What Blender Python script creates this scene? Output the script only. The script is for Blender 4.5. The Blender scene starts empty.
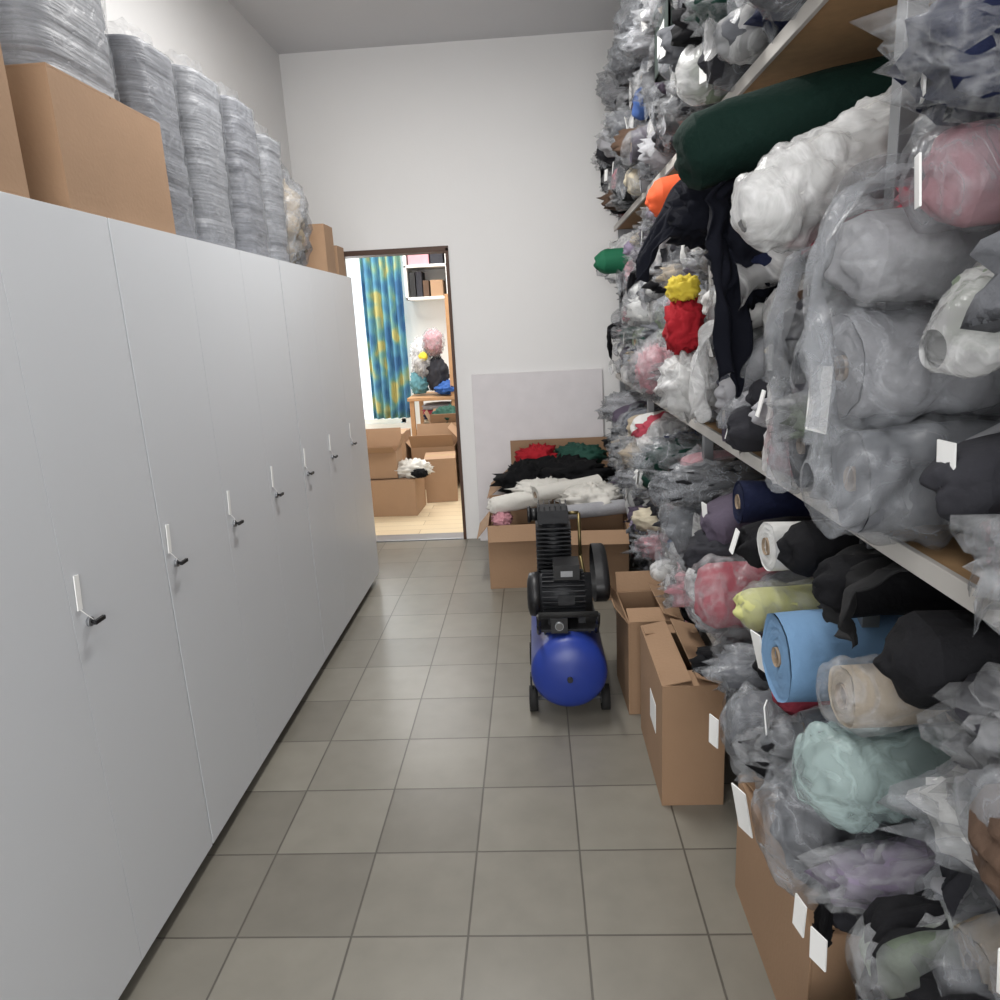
import bpy, bmesh, math, random
from mathutils import Vector, Matrix, noise
random.seed(7)
S=bpy.context.scene
def V(*a): return Vector(a)

# ---------------- materials ----------------
def srgb(c):
    return tuple(((x/255)/12.92 if x/255<=0.04045 else (((x/255)+0.055)/1.055)**2.4) for x in c)+(1,)
_m={}
def mat(name,rgb,rough=.6,metal=0,var=.12,vs=8,bump=0,bs=40,spec=.5,sheen=0):
    if name in _m: return _m[name]
    m=bpy.data.materials.new(name); m.use_nodes=True; nt=m.node_tree; n=nt.nodes; l=nt.links
    p=n['Principled BSDF']; c=srgb(rgb)
    tc=n.new('ShaderNodeTexCoord')
    nz=n.new('ShaderNodeTexNoise'); nz.inputs['Scale'].default_value=vs; nz.inputs['Detail'].default_value=4
    l.new(tc.outputs['Object'],nz.inputs['Vector'])
    mx=n.new('ShaderNodeMix'); mx.data_type='RGBA'
    mx.inputs[6].default_value=tuple(x*(1-var) for x in c[:3])+(1,)
    mx.inputs[7].default_value=tuple(min(1,x*(1+var)) for x in c[:3])+(1,)
    l.new(nz.outputs['Fac'],mx.inputs[0]); l.new(mx.outputs[2],p.inputs['Base Color'])
    p.inputs['Roughness'].default_value=rough; p.inputs['Metallic'].default_value=metal
    p.inputs['Specular IOR Level'].default_value=spec
    if bump:
        nb=n.new('ShaderNodeTexNoise'); nb.inputs['Scale'].default_value=bs; nb.inputs['Detail'].default_value=3
        l.new(tc.outputs['Object'],nb.inputs['Vector'])
        bp=n.new('ShaderNodeBump'); bp.inputs['Strength'].default_value=bump; bp.inputs['Distance'].default_value=.01
        l.new(nb.outputs['Fac'],bp.inputs['Height']); l.new(bp.outputs['Normal'],p.inputs['Normal'])
    _m[name]=m; return m
def plastic(name,rgb=(215,217,220),lo=.2,hi=.75,scale=9,rough=.25):
    """thin film: mostly clear, white along crumple creases"""
    if name in _m: return _m[name]
    m=bpy.data.materials.new(name); m.use_nodes=True; nt=m.node_tree; n=nt.nodes; l=nt.links
    p=n['Principled BSDF']; p.inputs['Base Color'].default_value=srgb(rgb); p.inputs['Roughness'].default_value=rough
    out=n['Material Output']; tr=n.new('ShaderNodeBsdfTransparent'); tr.inputs[0].default_value=(.94,.94,.94,1)
    tc=n.new('ShaderNodeTexCoord'); nz=n.new('ShaderNodeTexNoise'); nz.inputs['Scale'].default_value=scale
    nz.inputs['Detail'].default_value=5; nz.inputs['Distortion'].default_value=1.2
    l.new(tc.outputs['Object'],nz.inputs['Vector'])
    a=n.new('ShaderNodeMath'); a.operation='SUBTRACT'; a.inputs[1].default_value=.5; l.new(nz.outputs['Fac'],a.inputs[0])
    ab=n.new('ShaderNodeMath'); ab.operation='ABSOLUTE'; l.new(a.outputs[0],ab.inputs[0])
    r=n.new('ShaderNodeMapRange'); r.inputs[1].default_value=0; r.inputs[2].default_value=.09
    r.inputs[3].default_value=hi; r.inputs[4].default_value=lo
    l.new(ab.outputs[0],r.inputs[0])
    mx=n.new('ShaderNodeMixShader'); l.new(r.outputs[0],mx.inputs[0]); l.new(tr.outputs[0],mx.inputs[1]); l.new(p.outputs[0],mx.inputs[2])
    l.new(mx.outputs[0],out.inputs[0])
    bp=n.new('ShaderNodeBump'); bp.inputs['Strength'].default_value=.9; bp.inputs['Distance'].default_value=.02
    l.new(nz.outputs['Fac'],bp.inputs['Height']); l.new(bp.outputs['Normal'],p.inputs['Normal'])
    _m[name]=m; return m

PL=plastic('clear_plastic',(200,202,205),lo=.14,hi=.34); PLG=plastic('grey_plastic',(172,175,180),.24,.46); PLT=plastic('teal_plastic',(176,196,194),.3,.6)
PLW=plastic('white_plastic',(228,228,228),.36,.65)
WALL=mat('wall_plaster',(230,229,228),.85,var=.02,vs=2,bump=.05,bs=60)
CEIL=mat('ceiling_plaster',(212,212,214),.9,var=.02,vs=2)
CAB=mat('cabinet_laminate',(206,209,213),.36,var=.015,vs=3)
CABD=mat('cabinet_gap',(40,38,36),.8)
BLK=mat('black_plastic',(22,22,24),.45)
IRON=mat('cast_iron',(38,39,42),.5,metal=.3,bump=.2)
RUB=mat('rubber',(20,20,20),.8)
BLUE=mat('blue_enamel',(34,56,138),.38,var=.06)
METAL=mat('steel_grey',(150,152,155),.4,metal=.8)
BRASS=mat('brass',(120,108,75),.45,metal=.9)
CARD=mat('cardboard',(154,124,97),.85,var=.1,vs=5,bump=.1,bs=90)
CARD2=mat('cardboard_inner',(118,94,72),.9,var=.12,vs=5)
TAPE=mat('packing_tape',(190,165,130),.25)
WOOD=mat('particle_board',(165,132,94),.75,var=.2,vs=35)
EDGE=mat('shelf_edge_strip',(190,186,180),.6)
FRAME=mat('door_frame_brown',(75,50,36),.55)
TAG=mat('paper_tag',(236,236,234),.7,var=.02)
CORE=mat('paper_core',(150,132,112),.8)
CORE_SHADE=mat('painted_core_shade',(12,12,12),.9)  # near-black paint standing in for shade inside the roll cores

# ---------------- mesh builder ----------------
class B:
    def __init__(s,name): s.name=name; s.bm=bmesh.new(); s.m=[]
    def mi(s,m):
        if m not in s.m: s.m.append(m)
        return s.m.index(m)
    def face(s,vs,m,smooth=False):
        try: f=s.bm.faces.new(vs)
        except ValueError: return
        f.material_index=s.mi(m); f.smooth=smooth
    def grid(s,f,nu,nv,m,closeu=False,smooth=True):
        rows=[[s.bm.verts.new(f(i/nu,j/nv)) for i in range(nu if closeu else nu+1)] for j in range(nv+1)]
        k=len(rows[0])
        for j in range(nv):
            for i in range(nu):
                a=i;b=(i+1)%k if closeu else i+1
                s.face((rows[j][a],rows[j][b],rows[j+1][b],rows[j+1][a]),m,smooth)
        return rows
    def box(s,lo,hi,m,M=None):
        x0,y0,z0=lo;x1,y1,z1=hi
        c=[V(x0,y0,z0),V(x1,y0,z0),V(x1,y1,z0),V(x0,y1,z0),V(x0,y0,z1),V(x1,y0,z1),V(x1,y1,z1),V(x0,y1,z1)]
        if M: c=[M@q for q in c]
        v=[s.bm.verts.new(q) for q in c]
        for q in ((3,2,1,0),(4,5,6,7),(0,1,5,4),(1,2,6,5),(2,3,7,6),(3,0,4,7)): s.face([v[i] for i in q],m)
    def cyl(s,p0,p1,r0,m,r1=None,seg=20,smooth=True,caps=True):
        r1=r0 if r1 is None else r1
        p0=Vector(p0);p1=Vector(p1);d=(p1-p0).normalized(); e1,e2=basis(d)
        def ring(p,r): return [s.bm.verts.new(p+(e1*math.cos(2*math.pi*i/seg)+e2*math.sin(2*math.pi*i/seg))*r) for i in range(seg)]
        a=ring(p0,r0);b=ring(p1,r1)
        for i in range(seg): s.face((a[i],a[(i+1)%seg],b[(i+1)%seg],b[i]),m,smooth)
        if caps: s.face(a[::-1],m); s.face(b,m)
    def lathe(s,p,d,prof,m,seg=32):
        p=Vector(p);d=Vector(d).normalized();e1,e2=basis(d)
        def f(u,v):
            k=v*(len(prof)-1); i=min(int(round(k)),len(prof)-1); t,r=prof[i]; a=2*math.pi*u
            return p+d*t+(e1*math.cos(a)+e2*math.sin(a))*r
        s.grid(f,seg,len(prof)-1,m,closeu=True)
    def done(s,bevel=0,parent=None,solid=0):
        bmesh.ops.recalc_face_normals(s.bm,faces=s.bm.faces)
        me=bpy.data.meshes.new(s.name); s.bm.to_mesh(me); s.bm.free()
        for m in s.m: me.materials.append(m)
        o=bpy.data.objects.new(s.name,me); S.collection.objects.link(o)
        if solid:
            q=o.modifiers.new('solid','SOLIDIFY'); q.thickness=solid
        if bevel:
            q=o.modifiers.new('bev','BEVEL'); q.width=bevel; q.segments=2; q.limit_method='ANGLE'; q.angle_limit=.8
        if parent: o.parent=parent
        return o
def basis(d):
    up=V(0,0,1) if abs(d.z)<.9 else V(1,0,0)
    e1=d.cross(up).normalized(); e2=e1.cross(d).normalized(); return e1,e2
N=noise.noise

# ---------------- room ----------------
XL,XR,YB,YD,H=-1.67,1.5,-3.0,5.5,3.53
def tile_mat():
    m=bpy.data.materials.new('floor_tiles'); m.use_nodes=True; n=m.node_tree.nodes; l=m.node_tree.links; p=n['Principled BSDF']
    g=n.new('ShaderNodeNewGeometry'); mp=n.new('ShaderNodeMapping'); mp.inputs['Location'].default_value=(.243+3.3,-1.657+9.9,0)
    l.new(g.outputs['Position'],mp.inputs['Vector'])
    b=n.new('ShaderNodeTexBrick'); b.offset=0; b.squash=1
    b.inputs['Scale'].default_value=1; b.inputs['Brick Width'].default_value=.33; b.inputs['Row Height'].default_value=.33
    b.inputs['Mortar Size'].default_value=.0035; b.inputs['Mortar Smooth'].default_value=.3
    b.inputs['Color1'].default_value=srgb((131,127,117)); b.inputs['Color2'].default_value=srgb((115,111,102)); b.inputs['Mortar'].default_value=srgb((86,82,75))
    l.new(mp.outputs[0],b.inputs['Vector'])
    nz=n.new('ShaderNodeTexNoise'); nz.inputs['Scale'].default_value=9; nz.inputs['Detail'].default_value=6
    l.new(g.outputs['Position'],nz.inputs['Vector'])
    mx=n.new('ShaderNodeMix'); mx.data_type='RGBA'; mx.blend_type='MULTIPLY'; mx.inputs[0].default_value=1
    r=n.new('ShaderNodeMapRange'); r.inputs[3].default_value=.82; r.inputs[4].default_value=1.12
    l.new(nz.outputs['Fac'],r.inputs[0]); l.new(b.outputs['Color'],mx.inputs[6]); l.new(r.outputs[0],mx.inputs[7])
    l.new(mx.outputs[2],p.inputs['Base Color']); p.inputs['Roughness'].default_value=.33; p.inputs['Specular IOR Level'].default_value=.6
    bp=n.new('ShaderNodeBump'); bp.invert=True; bp.inputs['Strength'].default_value=.5; bp.inputs['Distance'].default_value=.003
    l.new(b.outputs['Fac'],bp.inputs['Height']); l.new(bp.outputs['Normal'],p.inputs['Normal']); return m
def plank_mat():
    m=bpy.data.materials.new('laminate_planks'); m.use_nodes=True; n=m.node_tree.nodes; l=m.node_tree.links; p=n['Principled BSDF']
    g=n.new('ShaderNodeNewGeometry'); mp=n.new('ShaderNodeMapping'); mp.inputs['Location'].default_value=(10,10,0); l.new(g.outputs['Position'],mp.inputs['Vector'])
    b=n.new('ShaderNodeTexBrick'); b.inputs['Scale'].default_value=1; b.inputs['Brick Width'].default_value=1.2; b.inputs['Row Height'].default_value=.14; b.inputs['Mortar Size'].default_value=.002
    b.inputs['Color1'].default_value=srgb((214,198,168)); b.inputs['Color2'].default_value=srgb((202,184,154)); b.inputs['Mortar'].default_value=srgb((130,105,75))
    l.new(mp.outputs[0],b.inputs['Vector']); l.new(b.outputs['Color'],p.inputs['Base Color']); p.inputs['Roughness'].default_value=.35; return m
b=B('floor'); b.box((XL-.1,YB,-.1),(XR+.1,YD+.02,0),tile_mat()); b.done()
b=B('floor_next_room'); b.box((-3.2,YD+.02,-.1),(2.2,9.5,0),plank_mat()); b.done()
b=B('ceiling'); b.box((XL-.1,YB,H),(XR+.1,YD,H+.1),CEIL); b.done()
b=B('ceiling_next_room'); b.box((-3.2,YD+.15,3.3),(2.2,9.5,3.4),CEIL); b.done()
b=B('wall_left'); b.box((XL-.1,YB,0),(XL,YD,H),WALL); b.done()
b=B('wall_right'); b.box((XR,YB,0),(XR+.1,YD,H),WALL); b.done()
DX0,DX1,DZ=-1.40,-.59,2.2
b=B('wall_back'); b.box((XL-.1,YD,0),(DX0,YD+.15,H+.1),WALL); b.box((DX1,YD,0),(XR+.1,YD+.15,H+.1),WALL); b.box((DX0,YD,DZ),(DX1,YD+.15,H+.1),WALL)
b.box((-3.3,YD+.001,0),(XL-.1,YD+.15,H),WALL); b.box((XR+.1,YD+.001,0),(2.3,YD+.15,H),WALL); b.done()
b=B('trim_1')
b.box((DX0-.02,YD-.012,0),(DX0+.018,YD+.16,DZ+.005),FRAME); b.box((DX1-.018,YD-.012,0),(DX1+.006,YD+.16,DZ+.005),FRAME); b.box((DX0-.02,YD-.012,DZ-.018),(DX1+.006,YD+.16,DZ+.018),FRAME)
b.box((DX0,YD-.01,0),(DX1,YD+.16,.010),METAL)
b.done(.003)
b=B('wall_rear'); b.box((XL-.1,YB-.15,0),(XR+.1,YB,.9),WALL); b.box((XL-.1,YB-.15,3.0),(XR+.1,YB,H+.1),WALL)
b.box((XL-.1,YB-.15,.9),(-1.3,YB,3.0),WALL); b.box((1.2,YB-.15,.9),(XR+.1,YB,3.0),WALL); b.done()
WF=mat('window_frame_white',(238,238,236),.4)
b=B('window_1')
for x in (-1.3,-.08,1.14): b.box((x,YB-.1,.9),(x+.06,YB-.04,3.0),WF)
for z in (.9,2.94): b.box((-1.3,YB-.1,z),(1.2,YB-.04,z+.06),WF)
b.done(.004)
b=B('wall_next_room_left'); b.box((-3.3,YD+.15,0),(-3.2,9.5,3.3),WALL); b.done()
b=B('wall_next_room_right'); b.box((2.2,YD+.15,0),(2.3,9.5,3.3),WALL); b.done()
wx0,wx1,wz0,wz1=-2.95,-1.7,.45,2.8
b=B('wall_next_room_far'); b.box((-3.3,9.4,0),(wx0,9.55,3.3),WALL); b.box((wx1,9.4,0),(2.3,9.55,3.3),WALL); b.box((wx0,9.4,0),(wx1,9.55,wz0),WALL); b.box((wx0,9.4,wz1),(wx1,9.55,3.3),WALL); b.done()
b=B('window_2')
for x in (wx0,(wx0+wx1)/2-.03,wx1-.06): b.box((x,9.42,wz0),(x+.06,9.5,wz1),WF)
for z in (wz0,wz1-.06): b.box((wx0,9.42,z),(wx1,9.5,z+.06),WF)
b.done(.004)

# ---------------- cabinets ----------------
W=.44
def cabinet(y0):
    b=B('storage_cabinet'); x0,x1=XL+.02,-1.12; n=3; y1=y0+W*n
    b.box((x0,y0+.003,.07),(x1,y1-.003,1.975),CAB)
    b.box((x0,y0+.02,.0),(x1-.05,y1-.02,.07),CABD)
    for i in range(n):
        a=y0+W*i; ga=.004 if i==0 else .0010; gb=.004 if i==n-1 else .0010
        b.box((x1+.001,a+ga,.055),(x1+.02,a+W-gb,1.972),CAB)
        hy=a+.055; hx=x1+.02
        b.cyl((hx,hy,1.0),(hx+.008,hy,1.0),.012,METAL,seg=14)
        b.cyl((hx+.008,hy,1.0),(hx+.022,hy,1.0),.0045,BLK,seg=10)
        b.box((hx+.016,hy-.007,.994),(hx+.024,hy+.032,1.004),BLK)
        M=Matrix.Translation((hx+.003,hy-.026,1.04))@Matrix.Rotation(-.10,4,'X')
        b.box((-.0015,-.009,0),(.0015,.009,.085),TAG,M)
        b.cyl((hx+.004,hy-.026,1.04),(hx+.014,hy,1.005),.001,TAG,seg=6)
    b.done(.001)
for y in (3.29,1.97,.65,-.67,-1.99): cabinet(y)

# ---------------- soft goods ----------------
def roll(b,p,d,L,r,m,ov=1.,seed=0,core=True,am=.07,droop=0.,solidend=True):
    p=Vector(p); d=Vector(d).normalized(); e1,e2=basis(d); sv=V(seed*3.1,seed*1.7,seed*.9)
    def rad(a,t):
        q=V(math.cos(a)*1.3,math.sin(a)*1.3,t*5)+sv
        return r*(1+am*N(q)+am*.5*N(q*3))
    def dz(t): return V(0,0,-droop*max(0,(.22-t)/.22)**2)
    def f(u,v):
        a=2*math.pi*u; t=v**1.5*L; R=rad(a,t)
        return p+dz(t)+d*(t+.006*N(V(a,0,seed)))+e1*math.cos(a)*R+e2*math.sin(a)*R*ov
    b.grid(f,22,10,m,closeu=True)
    K=7; rc=.02 if core else .001
    def g(u,v):
        a=2*math.pi*u; R0=rad(a,0); rr=R0+(rc-R0)*v
        if core: off=(.005 if int(round(v*K))%2 else -.002)+.004*N(V(a*.8,v*6,seed))
        else: off=-.045*math.sqrt(max(0,1-(1-v)**2))+.025*N(V(math.cos(a)*2.5*(1-v)+seed,math.sin(a)*2.5*(1-v),seed))*min(1,v*3)
        return p+dz(0)+d*(off+.006*N(V(a,0,seed))*(1-v))+e1*math.cos(a)*rr+e2*math.sin(a)*rr*ov
    b.grid(g,22,K,m,closeu=True)
    if core:
        q=p+dz(0)
        b.cyl(q-d*.004,q+d*.05,.021,CORE,seg=14,caps=False)
        b.cyl(q+d*.02,q+d*.021,.02,CORE_SHADE,seg=14)  # disc plugs the tube, the shade of its hollow painted on
    if solidend: b.cyl(p+d*(L-.001),p+d*L,r*.97,m,seg=22)
def wrap(b,p,d,L,r,m,seed=0,ext=.1,style=0,ov=1.,nu=30,nv=18,droop=0.,ca=1.2):
    p=Vector(p); d=Vector(d).normalized(); e1,e2=basis(d); sv=V(seed*2.3,seed*1.1,seed*.7)
    def f(u,v):
        a=2*math.pi*u; s=-ext+(L+ext)*(v**1.4)
        if s>0: k=1.07
        else:
            q=-s/ext
            k=1.07*math.sqrt(max(0,1-q*q*.97)) if style==0 else (1.07-.78*q if q<.7 else .524+(q-.7)*1.3)
        base=p+d*s+e1*math.cos(a)*r*k+e2*math.sin(a)*r*k*ov
        base=base+V(0,0,-droop*max(0,(.22-s)/.22)**2)
        q=base*1.0+sv
        h=ca*(.26*(abs(N(q*9))-.12)+.18*(abs(N(q*25))-.1)+.06*N(q*4))*r
        h=max(h,-.03*r*(1 if s>0 else 3))
        return base+(e1*math.cos(a)+e2*math.sin(a)*ov)*h
    b.grid(f,nu,nv,m,closeu=True)
def tag(b,p,w=.05,h=.09,ax=0,tilt=0):
    M=Matrix.Translation(Vector(p))@Matrix.Rotation(ax,4,'Z')@Matrix.Rotation(tilt,4,'Y')
    b.box((-.0015,-w/2,-h),(.0015,w/2,0),TAG,M)
FAB={}
def fab(name,rgb,rough=.85):
    if name not in FAB: FAB[name]=mat('fabric_'+name,rgb,rough,var=.14,vs=14,bump=.35,bs=55,spec=.2)
    return FAB[name]
pal=[('light_grey',(160,160,164),8),('white',(212,212,210),6),('mid_grey',(106,108,113),9),('charcoal',(50,50,55),9),('black',(22,22,25),9),
('beige',(172,158,138),4),('pink',(190,138,146),3),('rose',(170,70,84),1.6),('red',(160,32,42),1),('navy',(26,32,58),3),('blue',(66,92,146),.8),
('lilac',(134,124,144),2),('brown',(88,70,58),3),('cream',(200,190,168),3),('sage',(118,128,112),1),('purple_grey',(84,76,90),3),('dark_green',(20,50,42),2)]
for n_,c,w in pal: fab(n_,c)
names=[p[0] for p in pal]; wts=[p[2] for p in pal]

def blob(b,c,sz,m,seed=0,amp=.2,freq=3,nu=40,nv=24,crease=.1,flat=True,e=1.0):
    c=Vector(c); sv=V(seed*3.7,seed*1.3,seed*2.9)
    def sg(x,p): return math.copysign(abs(x)**p,x)
    def f(u,v):
        a=2*math.pi*u; t=math.pi*(v-.5)
        n=V(sg(math.cos(t),e)*sg(math.cos(a),e),sg(math.cos(t),e)*sg(math.sin(a),e),sg(math.sin(t),e))
        q=n*freq+sv; k=1+amp*N(q)+crease*(abs(N(q*2.7))*2-.4)+crease*.5*(abs(N(q*6))*2-.3)
        P=V(n.x*sz[0],n.y*sz[1],n.z*sz[2])*k
        if flat and P.z<-sz[2]*.85: P.z=-sz[2]*.85
        return c+P
    b.grid(f,nu,nv,m,closeu=True)
def catm(pts,t):
    n=len(pts)-1; k=min(int(t*n),n-1); u=t*n-k
    P=[Vector(pts[max(0,min(n,i))]) for i in (k-1,k,k+1,k+2)]
    return .5*((2*P[1])+(-P[0]+P[2])*u+(2*P[0]-5*P[1]+4*P[2]-P[3])*u*u+(-P[0]+3*P[1]-3*P[2]+P[3])*u**3)
def drape_in(b,pts,wv,m,fold=.02,k=4,seed=0,nu=40,nv=40,taper=0,rg=.03):
    wv=Vector(wv)
    def f(u,v):
        p=catm(pts,v); d=(catm(pts,min(1,v+.02))-catm(pts,max(0,v-.02))).normalized(); nn=d.cross(wv).normalized()
        w=(u-.5)*(1-taper*v)*(1+.3*N(V(v*4,seed,0)))
        h=fold*(.4+v)*math.sin(k*2*math.pi*u+5*N(V(v*2.5,u*2,seed)))+fold*1.2*N(V(u*5,v*5,seed))+rg*(abs(N(V(u*4+seed,v*4,seed*2)))-.2)
        return p+wv*w+nn*h+d*.12*N(V(u*3,seed,1))*v
    b.grid(f,nu,nv,m)
def drape(name,pts,wv,m,fold=.02,k=4,seed=0,nu=40,nv=40,taper=0,th=.005):
    b=B(name); drape_in(b,pts,wv,m,fold,k,seed,nu,nv,taper); return b.done(solid=th)

# ---------------- rack ----------------
SX=.60
rack=B('storage_rack')
LV=[.53,1.255,2.27]
for z in LV:
    rack.box((SX+.012,.0,z-.022),(SX+.85,5.42,z),WOOD)
    rack.box((SX,.0,z-.032),(SX+.012,5.42,z+.004),EDGE)
for y in (.02,1.38,2.74,4.1,5.40):
    for x in (SX+.03,SX+.8):
        rack.box((x,y-.018,0),(x+.035,y+.018,3.0),METAL)
        rack.box((x-.012,y-.03,0),(x+.047,y+.03,.006),METAL)
    for z in LV: rack.box((SX+.03,y-.015,z-.06),(SX+.83,y+.015,z-.022),METAL)
rack.done(.0015)

heroes=[]
def hero(name,p,d,L,r,m,pl=None,ext=.07,style=0,ov=1,tg=None,seed=None,core=True,am=.07,droop=0):
    seed=seed if seed is not None else random.random()*50
    b=B(name); roll(b,p,d,L,r,m,ov=ov,seed=seed,core=core,am=am,droop=droop)
    if pl: wrap(b,p,d,min(L,.35),r,pl,seed=seed,ext=ext,style=style,ov=ov,nu=60,nv=44,droop=droop,ca=1.8)
    if tg: tag(b,*tg)
    heroes.append((p[1],p[2],r)); return b.done()
hero('dark_green_fabric_roll',(.43,2.0,2.06),(.95,-.12,.15),.9,.10,fab('deep_green',(12,36,30)),ov=.9,core=False,am=.22,droop=.02)
hero('white_fabric_roll',(.49,1.56,1.85),(.86,.25,.42),.55,.078,fab('white',0),PLW,ext=.08,ov=1.,core=False,am=.2)
hero('orange_fabric_roll',(.52,3.06,2.09),(1,0,.05),.6,.075,mat('fabric_orange',(226,92,46),.8,var=.08),core=False,am=.25)
hero('green_fabric_roll',(.45,4.6,1.98),(1,0,0),.7,.07,mat('fabric_green',(14,96,66),.8,var=.08),core=False,am=.25)
hero('sky_blue_fabric_roll',(.48,1.40,.95),(1,.03,.02),.75,.085,mat('fabric_sky_blue',(112,148,184),.8,var=.08,bump=.3),ov=1.1,tg=((.465,1.50,.96),.035,.1,.3,-.25))
hero('beige_fabric_roll',(.50,1.13,1.01),(1,.05,0),.75,.05,fab('beige',0),PL,ext=.03,am=.15)
hero('rose_fabric_roll',(.50,2.02,.84),(1,.1,0),.8,.095,fab('rose',0),PL,ext=.08,core=False,am=.15)
hero('white_fabric_roll',(.54,1.68,1.10),(1,.05,0),.8,.058,fab('white',0))
hero('yellow_green_fabric_roll',(.52,1.68,.94),(1,0,0),.8,.055,mat('fabric_yellow_green',(198,198,130),.8),PL,ext=.04,core=False,am=.15)
hero('plastic_wrapped_fabric_roll',(.52,1.20,1.37),(1,.0,0),.75,.078,fab('mid_grey',0),PLG,ext=.07,ov=1.1,am=.14,tg=((.455,1.18,1.56),.06,.105,.15,.05))
hero('plastic_wrapped_fabric_roll',(.51,1.24,1.55),(1,.05,0),.75,.078,fab('light_grey',0),PLG,ext=.07,ov=1.1,am=.14)
hero('plastic_wrapped_fabric_roll',(.53,1.22,1.72),(1,.0,0),.75,.07,fab('light_grey',0),PL,ext=.07,core=False,am=.2)
hero('plastic_wrapped_fabric_roll',(.56,1.54,1.39),(1,.0,0),.75,.08,fab('charcoal',0),PLG,ext=.06,ov=1.15,droop=.02,am=.15)
hero('plastic_wrapped_fabric_roll',(.56,1.56,1.61),(1,.0,0),.75,.075,fab('charcoal',0),PL,ext=.06,droop=.02,core=False,am=.2)
hero('plastic_wrapped_fabric_roll',(.53,2.60,.88),(1,0,0),.75,.105,fab('mid_grey',0),PLG,ext=.09,core=False,am=.2)
hero('plastic_wrapped_fabric_roll',(.51,1.62,.645),(1,0,0),.7,.09,fab('mid_grey',0),PLG,ext=.08,core=False,am=.2,tg=((.42,1.66,.66),.035,.08,.4,0))
hero('plastic_wrapped_fabric_roll',(.50,1.14,.86),(1,0,0),.75,.068,mat('fabric_pale_teal',(156,172,170),.8),PLT,ext=.07,core=False,am=.2)
hero('plastic_wrapped_fabric_roll',(.50,1.26,.65),(1,0,0),.75,.105,fab('charcoal',0),PLG,ext=.09,core=False,am=.22,tg=((.41,1.40,.64),.045,.12,.4,-.2))
hero('black_fabric_roll',(.56,1.50,1.15),(1,.1,0),.75,.055,fab('black',0),core=False,am=.25)
hero('black_fabric_roll',(.56,1.30,1.14),(1,.0,0),.75,.06,fab('black',0),core=False,am=.25)
hero('black_fabric_roll',(.56,1.02,1.13),(1,.0,0),.75,.07,fab('black',0),core=False,am=.25)
hero('navy_fabric_roll',(.56,2.0,1.13),(1,.0,0),.75,.06,fab('navy',0),am=.1)

def fill(name,y0,y1,z0,ztop,xb,rr=(.05,.082),pp=.6,xj=.09,skip=None):
    b=B(name); z=z0
    while True:
        rm=random.uniform(*rr)
        if z+2*rm>ztop+.02: break
        y=y0+random.uniform(0,.05)
        while y<y1:
            r=random.uniform(max(rr[0],rm*.8),rm*1.15); yc=y+r; zc=z+rm+random.uniform(-.008,.008)
            y+=2*r*1.03
            if yc+r>y1+.03: break
            if any(math.hypot(yc-h[0],zc-h[1])<.85*(r+h[2]) for h in heroes): continue
            if skip and skip(yc,zc): continue
            m=FAB[random.choices(names,wts)[0]]; sd=random.random()*99
            x=xb+random.uniform(-xj,xj*.6); d=V(1,random.uniform(-.15,.15),random.uniform(-.03,.1)); ov=random.uniform(.7,1.08)
            L=SX+.82-x; dr=random.choice([0,.02,.04,.05]) if zc-r>z0+.05 else 0
            if random.random()<.30:
                blob(b,(x+.12,yc,zc),(.19,r*1.15,r*1.02),m,seed=sd,nu=28,nv=20,crease=.2,e=.8)
                if random.random()<.55: blob(b,(x+.12,yc,zc),(.215,r*1.28,r*1.14),random.choice([PL,PLG]),seed=sd,nu=34,nv=24,crease=.26,e=.85)
            else:
                roll(b,(x,yc,zc),d,L,r*.93,m,ov=ov,seed=sd,core=random.random()<.3,am=random.choice([.1,.18,.26]),droop=dr,solidend=False)
                if random.random()<pp:
                    wrap(b,(x,yc,zc),d,.2,r*.93,random.choice([PL,PL,PLG,PLG,PLW]),seed=sd,ext=random.uniform(.03,.1),style=random.choice([0,0,1]),ov=ov,droop=dr,ca=random.choice([1.2,2.]))
            if random.random()<.16:
                mm=random.choice([PLW,PLG,PLG,FAB['white'],FAB['black'],FAB['mid_grey'],FAB['light_grey'],FAB['charcoal']])
                hl=random.uniform(.08,.2); w=random.uniform(.06,.12)
                drape_in(b,[(x+.05,yc,zc+r),(x-.03,yc,zc+r*.7),(x-.045,yc,zc-hl*.4),(x-.035,yc+.01,max(z0,zc-hl))],(random.uniform(.0,.07),w,0),mm,fold=.008,k=1.5,seed=sd,nu=16,nv=18,taper=.4,rg=.03)
            if random.random()<.2: tag(b,(x-.03-random.random()*.06,yc+random.uniform(-.04,.04),zc+.02),.035,.065,random.uniform(-.6,.6),random.uniform(-.3,.3))
        z+=2*rm*.9
    return b.done()
fill('fabric_roll_pile',.1,5.3,LV[1]+.002,2.2,.655,skip=lambda y,z:(1.2<y<2.15 and z>1.93) or (y<1.2 and z>2.0))
fill('fabric_roll_pile',.1,5.3,LV[0]+.002,1.2,.61)
fill('fabric_roll_pile',.1,5.3,LV[2]+.002,2.95,.61,rr=(.06,.10),pp=.7,skip=lambda y,z:(y>1.0 and y<1.9 and z>2.6))
fill('fabric_roll_pile',2.9,5.3,.01,.46,.70,xj=.04)

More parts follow.
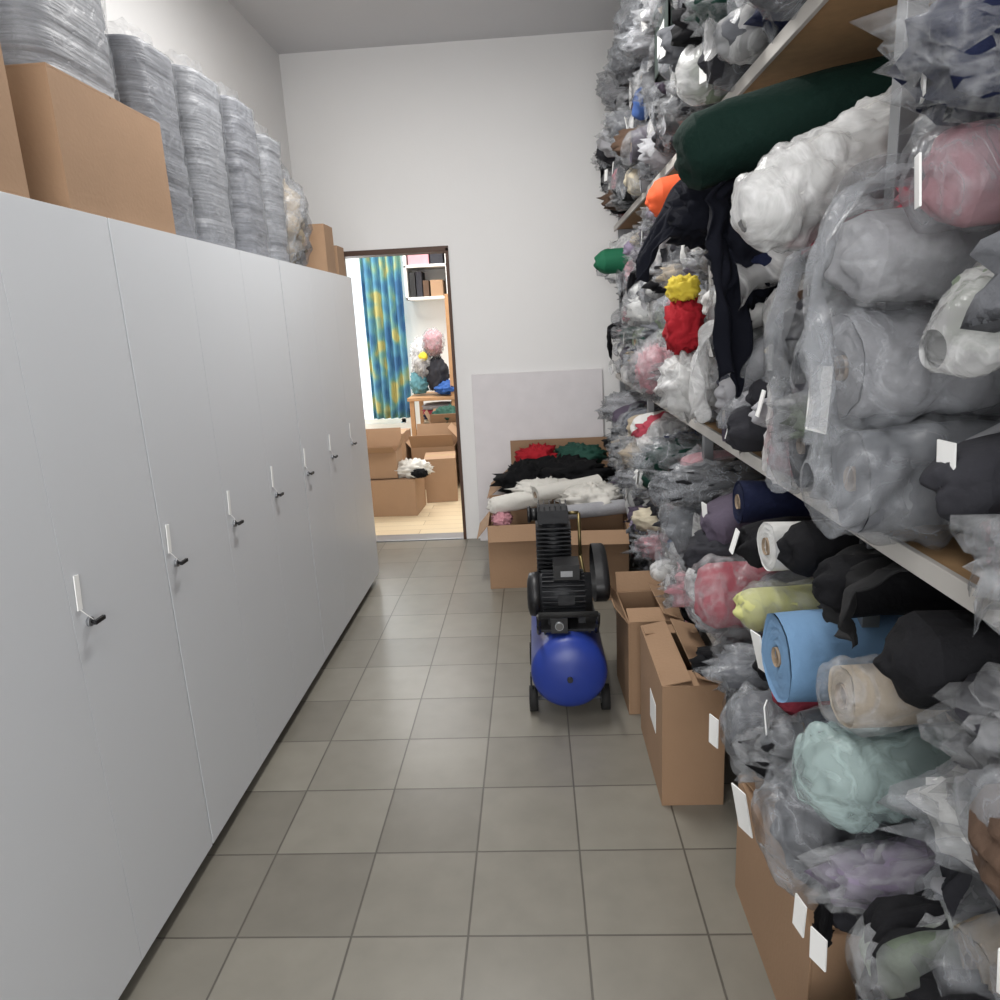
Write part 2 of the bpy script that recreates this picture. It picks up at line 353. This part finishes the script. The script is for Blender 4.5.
# draped cloths
NAVY=mat('cloth_navy',(16,18,28),.9,bump=.2,spec=.2)
b=B('navy_cloth')
drape_in(b,[(.78,2.36,2.02),(.60,2.34,2.03),(.47,2.34,1.98),(.39,2.34,1.88),(.34,2.34,1.79)],(.04,.16,.18),NAVY,fold=.012,k=1.3,seed=3,taper=.5,rg=.05)
blob(b,(.56,2.33,1.94),(.13,.12,.085),NAVY,seed=77,crease=.3,flat=False,e=.8); b.done(solid=.004)
b=B('black_cloth')
drape_in(b,[(.62,2.1,1.99),(.54,2.05,1.93),(.53,2.02,1.82),(.54,2.02,1.66),(.56,2.02,1.47)],(.20,.12,0),NAVY,fold=.012,k=1.5,seed=5,taper=.55,rg=.06)
blob(b,(.58,2.06,1.80),(.09,.08,.13),NAVY,seed=79,crease=.3,flat=False); b.done(solid=.004)
REDC=fab('red',0)
b=B('red_cloth_bundle'); blob(b,(.50,2.47,1.61),(.058,.07,.08),REDC,seed=4,crease=.25,e=.8,flat=False); blob(b,(.495,2.47,1.73),(.048,.06,.038),mat('fabric_yellow',(222,198,64),.8),seed=9,crease=.25,flat=False,e=.8); b.done()
b=B('white_plastic_bundle'); blob(b,(.52,2.45,1.42),(.10,.13,.10),PLW,seed=14,crease=.2,flat=False); blob(b,(.53,2.45,1.42),(.07,.10,.08),fab('white',0),seed=14,crease=.2,flat=False); b.done()
b=B('pink_cloth_bundle'); blob(b,(.50,3.0,1.44),(.08,.12,.09),fab('pink',0),seed=24,crease=.2,flat=False); blob(b,(.50,3.0,1.44),(.10,.14,.105),PL,seed=25,crease=.25,flat=False); b.done()
drape('black_cloth',[(.75,1.28,1.20),(.64,1.28,1.21),(.56,1.28,1.17),(.54,1.28,1.11),(.55,1.28,1.07)],(.04,.20,0),mat('cloth_black',(18,18,20),.85,bump=.2),fold=.010,k=1.5,seed=8)
drape('plastic_sheet',[(.62,1.2,1.84),(.50,1.2,1.82),(.45,1.2,1.72),(.455,1.2,1.58),(.47,1.2,1.45)],(.10,.24,0),PLG,fold=.015,k=2.5,seed=18,taper=.3,th=0)
drape('plastic_sheet',[(.62,1.5,1.76),(.53,1.5,1.74),(.49,1.5,1.62),(.50,1.5,1.48),(.51,1.5,1.36)],(.10,.22,0),PLG,fold=.015,k=2.5,seed=28,taper=.3,th=0)
drape('plastic_sheet',[(.62,2.2,1.62),(.52,2.2,1.60),(.49,2.2,1.50),(.50,2.2,1.36)],(.08,.2,0),PLW,fold=.015,k=2.5,seed=38,taper=.3,th=0)

# top of rack
DG=mat('bin_green',(45,58,54),.5)
b=B('plastic_storage_bin'); M=Matrix.Translation((.53,2.95,2.56))
b.box((0,0,0),(.35,.3,.01),DG,M)
for lo,hi in (((0,0,0),(.01,.3,.22)),((.34,0,0),(.35,.3,.22)),((0,0,0),(.35,.01,.22)),((0,.29,0),(.35,.3,.22)),((-.015,-.015,.205),(.0,.315,.22)),((-.015,-.015,.205),(.365,0,.22))): b.box(lo,hi,DG,M)
b.box((-.002,.08,.06),(0,.22,.15),TAG,M); b.box((.08,-.002,.05),(.22,0,.16),TAG,M); b.done(.004)
for i,(y,s) in enumerate(((5.0,.14),(4.55,.16),(4.1,.17),(3.6,.18),(2.4,.18))):
    b=B('plastic_bag'); c=(.70,y,2.93+s*.75)
    blob(b,c,(.22,.19,s),PLG,seed=i*5+1,crease=.2); blob(b,(c[0],c[1],c[2]-.02),(.18,.15,s*.8),FAB[random.choice(['mid_grey','light_grey','charcoal'])],seed=i,crease=.16); b.done()

# ---------------- cardboard boxes ----------------
def cbox(name,x0,y0,z0,w,d,h,rot=0,flaps=(1.9,1.9,2.1,2.1),closed=False,label=False,fk=.95):
    b=B(name); M=Matrix.Translation((x0,y0,z0))@Matrix.Rotation(rot,4,'Z'); t=.006
    b.box((0,0,0),(w,d,t),CARD,M)
    b.box((0,0,t),(t,d,h),CARD,M); b.box((w-t,0,t),(w,d,h),CARD,M); b.box((t,0,t),(w-t,t,h),CARD,M); b.box((t,d-t,t),(w-t,d,h),CARD,M)
    if closed:
        b.box((0,0,h),(w,d/2-.002,h+t),CARD,M); b.box((0,d/2+.002,h),(w,d,h+t),CARD,M); b.box((0,d/2-.03,h+t),(w,d/2+.03,h+t+.001),TAPE,M)
        b.box((-.001,d/2-.03,h-.09),(0,d/2+.03,h+t),TAPE,M)
    else:
        fl=min(w,d)/2*fk
        fx,fX,fy,fY=flaps
        def F(m2,lo,hi): b.box(lo,hi,CARD,M@m2)
        F(Matrix.Translation((0,0,h))@Matrix.Rotation(-fx,4,'Y'),(0,.004,0),(fl,d-.004,t*.7))
        F(Matrix.Translation((w,0,h))@Matrix.Rotation(fX,4,'Y'),(-fl,.004,0),(0,d-.004,t*.7))
        F(Matrix.Translation((0,0,h))@Matrix.Rotation(fy,4,'X'),(.004,0,0),(w-.004,fl,t*.7))
        F(Matrix.Translation((0,d,h))@Matrix.Rotation(-fY,4,'X'),(.004,-fl,0),(w-.004,0,t*.7))
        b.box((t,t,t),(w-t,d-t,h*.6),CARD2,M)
    if label: b.box((-.0015,d*.25,h*.45),(0,d*.5,h*.7),TAG,M)
    return b.done(.0015)
cbox('cardboard_box',.385,2.2,0,.21,.5,.45,0,flaps=(.2,.3,.06,.1),label=True)
cbox('cardboard_box',.35,2.80,0,.23,.36,.42,0.03,flaps=(2.2,.4,.3,2.0),fk=.8)
cbox('cardboard_box',.535,1.28,0,.5,.55,.37,0,flaps=(.3,.4,.2,.3))
cbox('cardboard_box',-.33,4.36,0,.36,.38,.42,.02,flaps=(4.0,1.6,4.2,1.6),fk=.6)
cbox('cardboard_box',.10,4.12,0,.42,.40,.44,-.05,flaps=(4.2,2.2,3.6,1.5),fk=.6)
cbox('cardboard_box',-.20,4.86,0,.74,.5,.60,0,flaps=(3.8,1.6,4.2,1.45),fk=.8)
CB=mat('cloth_black2',(16,16,18),.9,bump=.2,spec=.2)
b=B('clothes_heap')
blob(b,(.13,4.90,.60),(.36,.26,.12),CB,seed=2,crease=.3); blob(b,(.0,5.10,.70),(.14,.12,.09),REDC,seed=7,crease=.3)
blob(b,(.30,5.12,.70),(.18,.13,.08),mat('fabric_emerald',(20,66,54),.8),seed=12,crease=.3); blob(b,(-.1,4.75,.62),(.13,.12,.11),CB,seed=17,crease=.3)
b.done()
WHT=mat('cloth_offwhite',(206,203,196),.8,bump=.2)
b=B('white_fabric_roll'); roll(b,(-.02,4.40,.60),(.8,.35,.05),.45,.05,WHT,seed=3); b.done()
b=B('white_fabric_roll'); roll(b,(-.28,4.45,.53),(.9,.2,.10),.36,.055,WHT,seed=5,core=False,am=.18); b.done()
b=B('white_fabric_roll'); roll(b,(.16,4.24,.52),(.95,.2,.02),.38,.045,fab('light_grey',0),seed=9); b.done()
b=B('white_cloth_heap'); blob(b,(.34,4.44,.55),(.18,.16,.09),WHT,seed=31,crease=.3); blob(b,(.05,4.55,.60),(.2,.1,.06),WHT,seed=36,crease=.3); b.done()
b=B('pink_cloth_heap'); blob(b,(-.24,4.46,.44),(.06,.09,.05),fab('pink',0),seed=33,crease=.3); b.done()
b=B('leaning_panel_board'); M=Matrix.Translation((-.47,5.43,0))@Matrix.Rotation(-.035,4,'X'); b.box((0,0,0),(.98,.018,1.29),mat('wall_panel_board',(214,210,212),.6,var=.08,vs=9),M); b.done(.002)

# lower right
b=B('black_plastic_bag'); blob(b,(.66,1.02,.19),(.20,.20,.2),mat('bin_liner',(20,20,22),.35),seed=44,crease=.16); tag(b,(.46,1.1,.33),.05,.07,.5,.3); b.done()
b=B('plastic_bag'); blob(b,(.68,.58,.26),(.15,.18,.24),PLG,seed=46,crease=.18); blob(b,(.68,.58,.25),(.12,.15,.21),fab('mid_grey',0),seed=47); b.done()

# ---------------- compressor ----------------
b=B('air_compressor'); cx=.10; zc=.215; R=.16; y0,y1=2.72,3.42
prof=[(0,0.001)]+[(.07*(1-math.cos(t)) ,R*math.sin(t)) for t in [math.pi/2*i/8 for i in range(1,9)]]+[(.08,R*1.005),(.085,R)]+[(y1-y0-.085,R)]+[(y1-y0-.07*(1-math.cos(t)),R*math.sin(t)) for t in [math.pi/2*i/8 for i in range(8,0,-1)]]+[(y1-y0,.001)]
b.lathe((cx,y0,zc),(0,1,0),prof,BLUE,seg=48)
b.cyl((cx,y0-.012,zc),(cx,y0+.01,zc),.012,BLK,seg=12)
for sx in (-1,1):
    x=cx+sx*.155
    for y,r in ((2.86,.055),(3.3,.055)):
        b.cyl((x-.018,y,r),(x+.018,y,r),r,RUB,seg=24); b.cyl((x-.02,y,r),(x+.02,y,r),r*.5,METAL,seg=16)
        b.box((x-.012,y-.02,r-.01),(x-.004,y+.02,.17),BLK)
    b.cyl((x,2.86,.055),(cx,2.86,.055),.008,METAL,seg=8)
b.box((cx-.13,2.84,.372),(cx+.13,3.38,.384),BLK)
for y in (2.9,3.3): b.box((cx-.1,y-.01,.33),(cx+.1,y+.01,.374),BLK)
mz=.50; my=2.96
b.cyl((cx-.13,my,mz),(cx+.11,my,mz),.088,IRON,seg=28)
for i in range(28):
    a=2*math.pi*i/28; M=Matrix.Translation((cx-.01,my,mz))@Matrix.Rotation(a,4,'X'); b.box((-.09,-.002,.08),(.09,.002,.103),IRON,M)
b.lathe((cx-.165,my,mz),(1,0,0),[(0,.001),(0,.06),(.01,.092),(.05,.1),(.055,.088)],BLK,28)
b.box((cx-.05,my-.07,mz+.085),(cx+.06,my+.05,mz+.15),BLK); b.box((cx-.035,my-.106,mz-.015),(cx+.035,my-.1,mz+.03),IRON)
b.box((cx-.02,my-.072,mz+.10),(cx+.03,my-.07,mz+.125),METAL)
b.box((cx-.08,my-.06,.384),(cx-.05,my+.06,.43),IRON); b.box((cx+.05,my-.06,.384),(cx+.08,my+.06,.43),IRON)
px=cx-.04; py=3.22
b.box((px-.07,py-.08,.384),(px+.08,py+.08,.52),IRON); b.cyl((px-.075,py,.46),(px+.1,py,.46),.07,IRON)
b.cyl((px,py,.52),(px,py,.76),.055,IRON)
for i in range(11): b.box((px-.08,py-.075,.535+i*.02),(px+.08,py+.075,.541+i*.02),IRON)
b.box((px-.07,py-.065,.76),(px+.07,py+.065,.82),IRON)
for k in range(6): b.box((px-.065+k*.025,py-.065,.82),(px-.06+k*.025,py+.065,.84),IRON)
b.cyl((px-.07,py,.79),(px-.10,py,.79),.03,BLK); b.cyl((px-.10,py,.79),(px-.115,py,.79),.038,BLK)
for p,q in (((px+.07,py,.79),(px+.12,py,.79)),((px+.12,py,.79),(px+.12,py-.05,.6)),((px+.12,py-.05,.6),(cx+.12,py-.1,.35))): b.cyl(p,q,.008,BRASS,seg=10)
gx=cx+.13
def gd(u,v):
    a=2*math.pi*u; y=3.1+.2*math.cos(a); z=.53+(.12+.03*math.cos(a))*math.sin(a)
    k=[1,1,1,.92,0.01][int(round(v*4))]; x=gx+[0,.03,.05,.06,.06][int(round(v*4))]
    return V(x,3.1+(y-3.1)*k,.53+(z-.53)*k)
b.grid(gd,36,4,BLK,closeu=True)
b.box((cx-.07,2.80,.384),(cx-.0,2.86,.45),BLK); b.cyl((cx-.035,2.80,.42),(cx-.035,2.785,.42),.018,METAL,seg=18); b.cyl((cx-.035,2.786,.42),(cx-.035,2.784,.42),.015,mat('gauge_face',(90,90,88),.4),seg=18)
hp=[(cx-.12,2.82,.38),(cx-.12,2.74,.45),(cx-.12,2.72,.50)]
for s in (0,.24):
    for i in range(2): b.cyl((hp[i][0]+s,hp[i][1],hp[i][2]),(hp[i+1][0]+s,hp[i+1][1],hp[i+1][2]),.009,BLK,seg=10)
b.cyl(hp[2],(hp[2][0]+.24,hp[2][1],hp[2][2]),.012,RUB,seg=12)
b.done()

# ---------------- on top of cabinets ----------------
CT=1.976
cbox('cardboard_box',-1.60,1.85,CT,.48,.54,.32,0,closed=True)
cbox('cardboard_box',-1.60,1.1,CT,.48,.6,.34,0,closed=True)
def pad_mat(name,rgb):
    m=bpy.data.materials.new(name); m.use_nodes=True; n=m.node_tree.nodes; l=m.node_tree.links; p=n['Principled BSDF']
    tc=n.new('ShaderNodeTexCoord'); mp=n.new('ShaderNodeMapping'); mp.inputs['Scale'].default_value=(6,6,130); l.new(tc.outputs['Object'],mp.inputs['Vector'])
    nz=n.new('ShaderNodeTexNoise'); nz.inputs['Scale'].default_value=1; nz.inputs['Detail'].default_value=2; l.new(mp.outputs[0],nz.inputs['Vector'])
    r=n.new('ShaderNodeValToRGB'); c=srgb(rgb); r.color_ramp.elements[0].position=.3; r.color_ramp.elements[1].position=.7
    r.color_ramp.elements[0].color=tuple(x*.6 for x in c[:3])+(1,); r.color_ramp.elements[1].color=tuple(min(1,x*1.15) for x in c[:3])+(1,)
    l.new(nz.outputs['Fac'],r.inputs[0]); l.new(r.outputs[0],p.inputs['Base Color']); p.inputs['Roughness'].default_value=.5
    bp=n.new('ShaderNodeBump'); bp.inputs['Strength'].default_value=.5; bp.inputs['Distance'].default_value=.005; l.new(nz.outputs['Fac'],bp.inputs['Height']); l.new(bp.outputs['Normal'],p.inputs['Normal']); return m
PA=pad_mat('padded_sheets_grey',(128,130,136)); PB=pad_mat('padded_sheets_silver',(146,148,153))
PLS=plastic('stretch_film',(170,173,178),.10,.28,scale=12,rough=.35)
def wstack(name,x,y,z,rx,ry,h,m,seed,lean=0.):
    b=B(name)
    def sg(x,p): return math.copysign(abs(x)**p,x)
    def f(u,v):
        a=2*math.pi*u; zz=v*h; lay=int(v*18)
        k=(1+.03*N(V(math.cos(a)*2,math.sin(a)*2,zz*3+seed))+.05*N(V(lay*3.3,seed,math.cos(a)))+.03*abs(N(V(math.cos(a)*6,math.sin(a)*6,zz*2+seed))))
        if v in (0,1): k*=.94
        return V(x+rx*k*sg(math.cos(a),.45)+lean*v*.3,y+ry*k*sg(math.sin(a),.45)+lean*v+.01*N(V(lay,seed,2)),z+zz)
    rows=b.grid(f,44,72,m,closeu=True)
    b.face(rows[0][::-1],m); b.face(rows[-1],m)
    def g(u,v):
        a=2*math.pi*u; zz=v*(h+.05)
        kk=1.05+.05*abs(N(V(math.cos(a)*4,math.sin(a)*4,zz*5+seed)))+.03*abs(N(V(math.cos(a)*12,math.sin(a)*12,zz*14+seed)))
        if zz>h-.01: kk*=.75
        return V(x+rx*kk*sg(math.cos(a),.55)+lean*v*.3,y+ry*kk*sg(math.sin(a),.55)+lean*v,z+.002+zz+.02*N(V(math.cos(a)*3,math.sin(a)*3,seed))*v)
    b.grid(g,60,40,PLS,closeu=True)
    return b.done()
wstack('wrapped_sheet_stack',-1.38,2.58,CT,.20,.145,.60,PA,2)
wstack('wrapped_sheet_stack',-1.38,2.93,CT,.20,.15,.63,PB,4,.02)
wstack('wrapped_sheet_stack',-1.36,3.27,CT,.20,.14,.62,PA,6)
wstack('wrapped_sheet_stack',-1.36,3.58,CT,.19,.125,.56,PB,8,.03)
wstack('wrapped_sheet_stack',-1.36,2.12,CT+.337,.19,.20,.50,PB,12)
wstack('wrapped_sheet_stack',-1.36,1.42,CT+.357,.19,.24,.5,PA,14)
b=B('plastic_bag'); blob(b,(-1.34,3.93,CT+.24),(.19,.17,.28),PLG,seed=51,crease=.25); blob(b,(-1.34,3.93,CT+.21),(.16,.14,.24),fab('beige',0),seed=52,crease=.25); b.done()
cbox('cardboard_box',-1.50,4.16,CT,.38,.18,.25,0,closed=True)
cbox('cardboard_box',-1.50,4.40,CT,.38,.16,.16,0,closed=True)

# ---------------- next room ----------------
def curtain_mat():
    m=bpy.data.materials.new('curtain_print'); m.use_nodes=True; n=m.node_tree.nodes; l=m.node_tree.links; p=n['Principled BSDF']
    tc=n.new('ShaderNodeTexCoord'); mp=n.new('ShaderNodeMapping'); mp.inputs['Scale'].default_value=(6,1,3.2); l.new(tc.outputs['Object'],mp.inputs['Vector'])
    v=n.new('ShaderNodeTexNoise'); v.inputs['Scale'].default_value=1.1; v.inputs['Detail'].default_value=1.5; l.new(mp.outputs[0],v.inputs['Vector'])
    r=n.new('ShaderNodeValToRGB'); e=r.color_ramp.elements
    e[0].position=.36; e[0].color=srgb((58,104,146)); e[1].position=.64; e[1].color=srgb((180,172,110)); q=e.new(.56); q.color=srgb((112,158,146)); q=e.new(.48); q.color=srgb((84,140,166))
    l.new(v.outputs['Fac'],r.inputs[0]); l.new(r.outputs[0],p.inputs['Base Color']); p.inputs['Roughness'].default_value=.9; return m
b=B('curtain')
def cf(u,v): return V(-2.06+.50*u,9.12+.045*math.sin(u*2*math.pi*5.5+.6*N(V(u*3,v*2,0))),2.95-2.4*v)
b.grid(cf,110,20,curtain_mat()); b.done(solid=.003)
b=B('curtain_rod'); b.cyl((-3.0,9.12,2.97),(-1.3,9.12,2.97),.014,METAL)
for x in (-2.9,-1.4): b.cyl((x,9.12,2.97),(x,9.4,2.97),.01,METAL)
b.done()
PINE=mat('pine_wood',(172,132,94),.6,var=.15,vs=12)
SW=mat('shelf_white',(226,224,220),.5)
b=B('wall_shelf')
for z in (1.98,2.35): b.box((-1.5,8.95,z),(-.6,9.4,z+.03),SW)
for x in (-1.5,-1.0): b.box((x,8.95,1.98),(x+.03,9.4,2.9),SW)
b.box((-1.5,8.95,2.87),(-.6,9.4,2.9),SW); b.done(.003)
def lit(name,items):
    b=B(name)
    for lo,hi,m in items: b.box(lo,hi,m)
    return b.done(.006)
lit('shelf_binders',[((-1.45,9.0,2.01),(-1.38,9.3,2.3),BLK),((-1.37,9.0,2.01),(-1.30,9.3,2.31),fab('charcoal',0)),((-1.29,9.0,2.01),(-1.22,9.3,2.2),fab('brown',0)),((-1.2,9.0,2.01),(-1.05,9.3,2.2),CARD),((-1.45,9.0,2.38),(-1.2,9.3,2.6),fab('pink',0)),((-1.18,9.0,2.38),(-1.03,9.3,2.7),fab('charcoal',0)),((-.95,9.0,2.01),(-.7,9.3,2.25),CARD)])
b=B('wooden_work_table'); b.box((-1.45,8.2,.84),(-.3,8.95,.88),PINE)
for x in (-1.43,-.95,-.36):
    for y in (8.22,8.9): b.box((x,y,0),(x+.05,y+.05,.84 if x<-1 else 2.0),PINE)
b.box((-1.43,8.24,.45),(-.32,8.93,.47),PINE)
b.done(.004)
b=B('plastic_bag'); blob(b,(-1.14,8.45,1.48),(.12,.12,.15),PL,seed=63,crease=.25,flat=False); blob(b,(-1.14,8.45,1.48),(.10,.10,.13),fab('pink',0),seed=64,crease=.25,flat=False)
blob(b,(-1.30,8.5,1.3),(.11,.14,.22),PLW,seed=61,crease=.25,flat=False); blob(b,(-1.30,8.5,1.26),(.09,.12,.18),fab('light_grey',0),seed=62,crease=.25,flat=False)
blob(b,(-1.12,8.5,1.1),(.12,.16,.2),fab('charcoal',0),seed=66,crease=.25)
blob(b,(-1.26,8.38,1.33),(.05,.05,.05),mat('fabric_yellow',0),seed=67,flat=False); blob(b,(-1.34,8.5,1.02),(.1,.12,.14),mat('fabric_teal',(90,140,150),.8),seed=65,crease=.25); b.done()
b=B('blue_cloth_bundle'); blob(b,(-.98,8.35,.96),(.14,.14,.08),mat('fabric_royal',(40,84,150),.8),seed=68,crease=.25); b.done()
b=B('folded_fabric_stack')
for i,c in enumerate(('charcoal','beige','navy','rose','light_grey')): blob(b,(-1.0,8.5,.53+i*.055),(.3,.2,.03),fab(c,0),seed=80+i,crease=.12,e=.4,amp=.06)
b.done()
cbox('cardboard_box',-1.60,6.30,0,.50,.42,.33,-.05,closed=True)
cbox('cardboard_box',-1.62,6.32,.345,.36,.36,.24,.03,flaps=(2.6,2.0,2.7,1.9))
cbox('cardboard_box',-1.08,6.75,0,.3,.4,.42,.1,closed=True)
cbox('cardboard_box',-1.30,7.35,0,.45,.4,.45,0,flaps=(2.3,2.1,2.3,1.8))
cbox('cardboard_box',-.78,7.35,0,.4,.4,.5,0,flaps=(2.3,2.1,2.3,1.8))
cbox('cardboard_box',-1.15,7.85,.0,.5,.3,.62,.05,flaps=(2,2,2.2,2))
cbox('cardboard_box',-1.65,7.3,0,.3,.4,.6,0,closed=True)
b=B('white_cloth_bundle'); blob(b,(-1.14,6.44,.40),(.16,.13,.08),WHT,seed=71,crease=.3); blob(b,(-1.06,6.32,.38),(.07,.05,.04),CB,seed=72,crease=.3); b.done()
b=B('green_cloth_heap'); blob(b,(-.98,7.95,.70),(.15,.13,.09),mat('fabric_emerald',0),seed=73,crease=.25); b.done()

# ---------------- lights ----------------
def area(name,loc,rot,sx,sy,e,col=(1,1,1)):
    L=bpy.data.lights.new(name,'AREA'); L.shape='RECTANGLE'; L.size=sx; L.size_y=sy; L.energy=e; L.color=col
    o=bpy.data.objects.new(name,L); o.location=loc; o.rotation_euler=rot; S.collection.objects.link(o); return o
area('window_daylight_rear',(-.05,YB+.02,1.95),(math.radians(90),0,0),2.4,2.0,135,(1,.99,.98))
for i,y in enumerate((.7,3.1)):  # unseen lamps with fixtures, added to brighten the aisle and back wall
    b=B('added_lamp_fixture'); b.box((-.5,y-.6,H-.07),(-.3,y+.6,H),WF); b.done(.004)
    area('added_fill_light',(-.4,y,H-.08),(0,0,0),.18,1.15,(16,58)[i],(1,.985,.96))
area('next_room_light',(-.8,7.6,3.25),(0,0,0),2.5,2.5,150,(1,.98,.95))
area('next_room_window_light',(-2.3,9.35,1.7),(math.radians(-90),0,0),1.2,2.2,60,(.97,.99,1))
w=bpy.data.worlds.new('sky'); S.world=w; w.use_nodes=True; w.node_tree.nodes['Background'].inputs[0].default_value=(.9,.95,1,1); w.node_tree.nodes['Background'].inputs[1].default_value=1.6

# ---------------- camera ----------------
yaw=math.radians(3.16); pitch=math.radians(13.7); rl=.052
F=V(-math.sin(yaw)*math.cos(pitch),math.cos(yaw)*math.cos(pitch),-math.sin(pitch)); R0=F.cross(V(0,0,1)).normalized(); U0=R0.cross(F)
Rc=R0*math.cos(rl)-U0*math.sin(rl); Uc=U0*math.cos(rl)+R0*math.sin(rl)
M=Matrix((Rc,Uc,-F)).transposed().to_4x4(); M.translation=(0,0,1.65)
c=bpy.data.cameras.new('camera'); c.lens=26; c.sensor_width=36; co=bpy.data.objects.new('camera',c); co.matrix_world=M; S.collection.objects.link(co); S.camera=co
c.clip_start=.02
S.view_settings.view_transform='Standard'
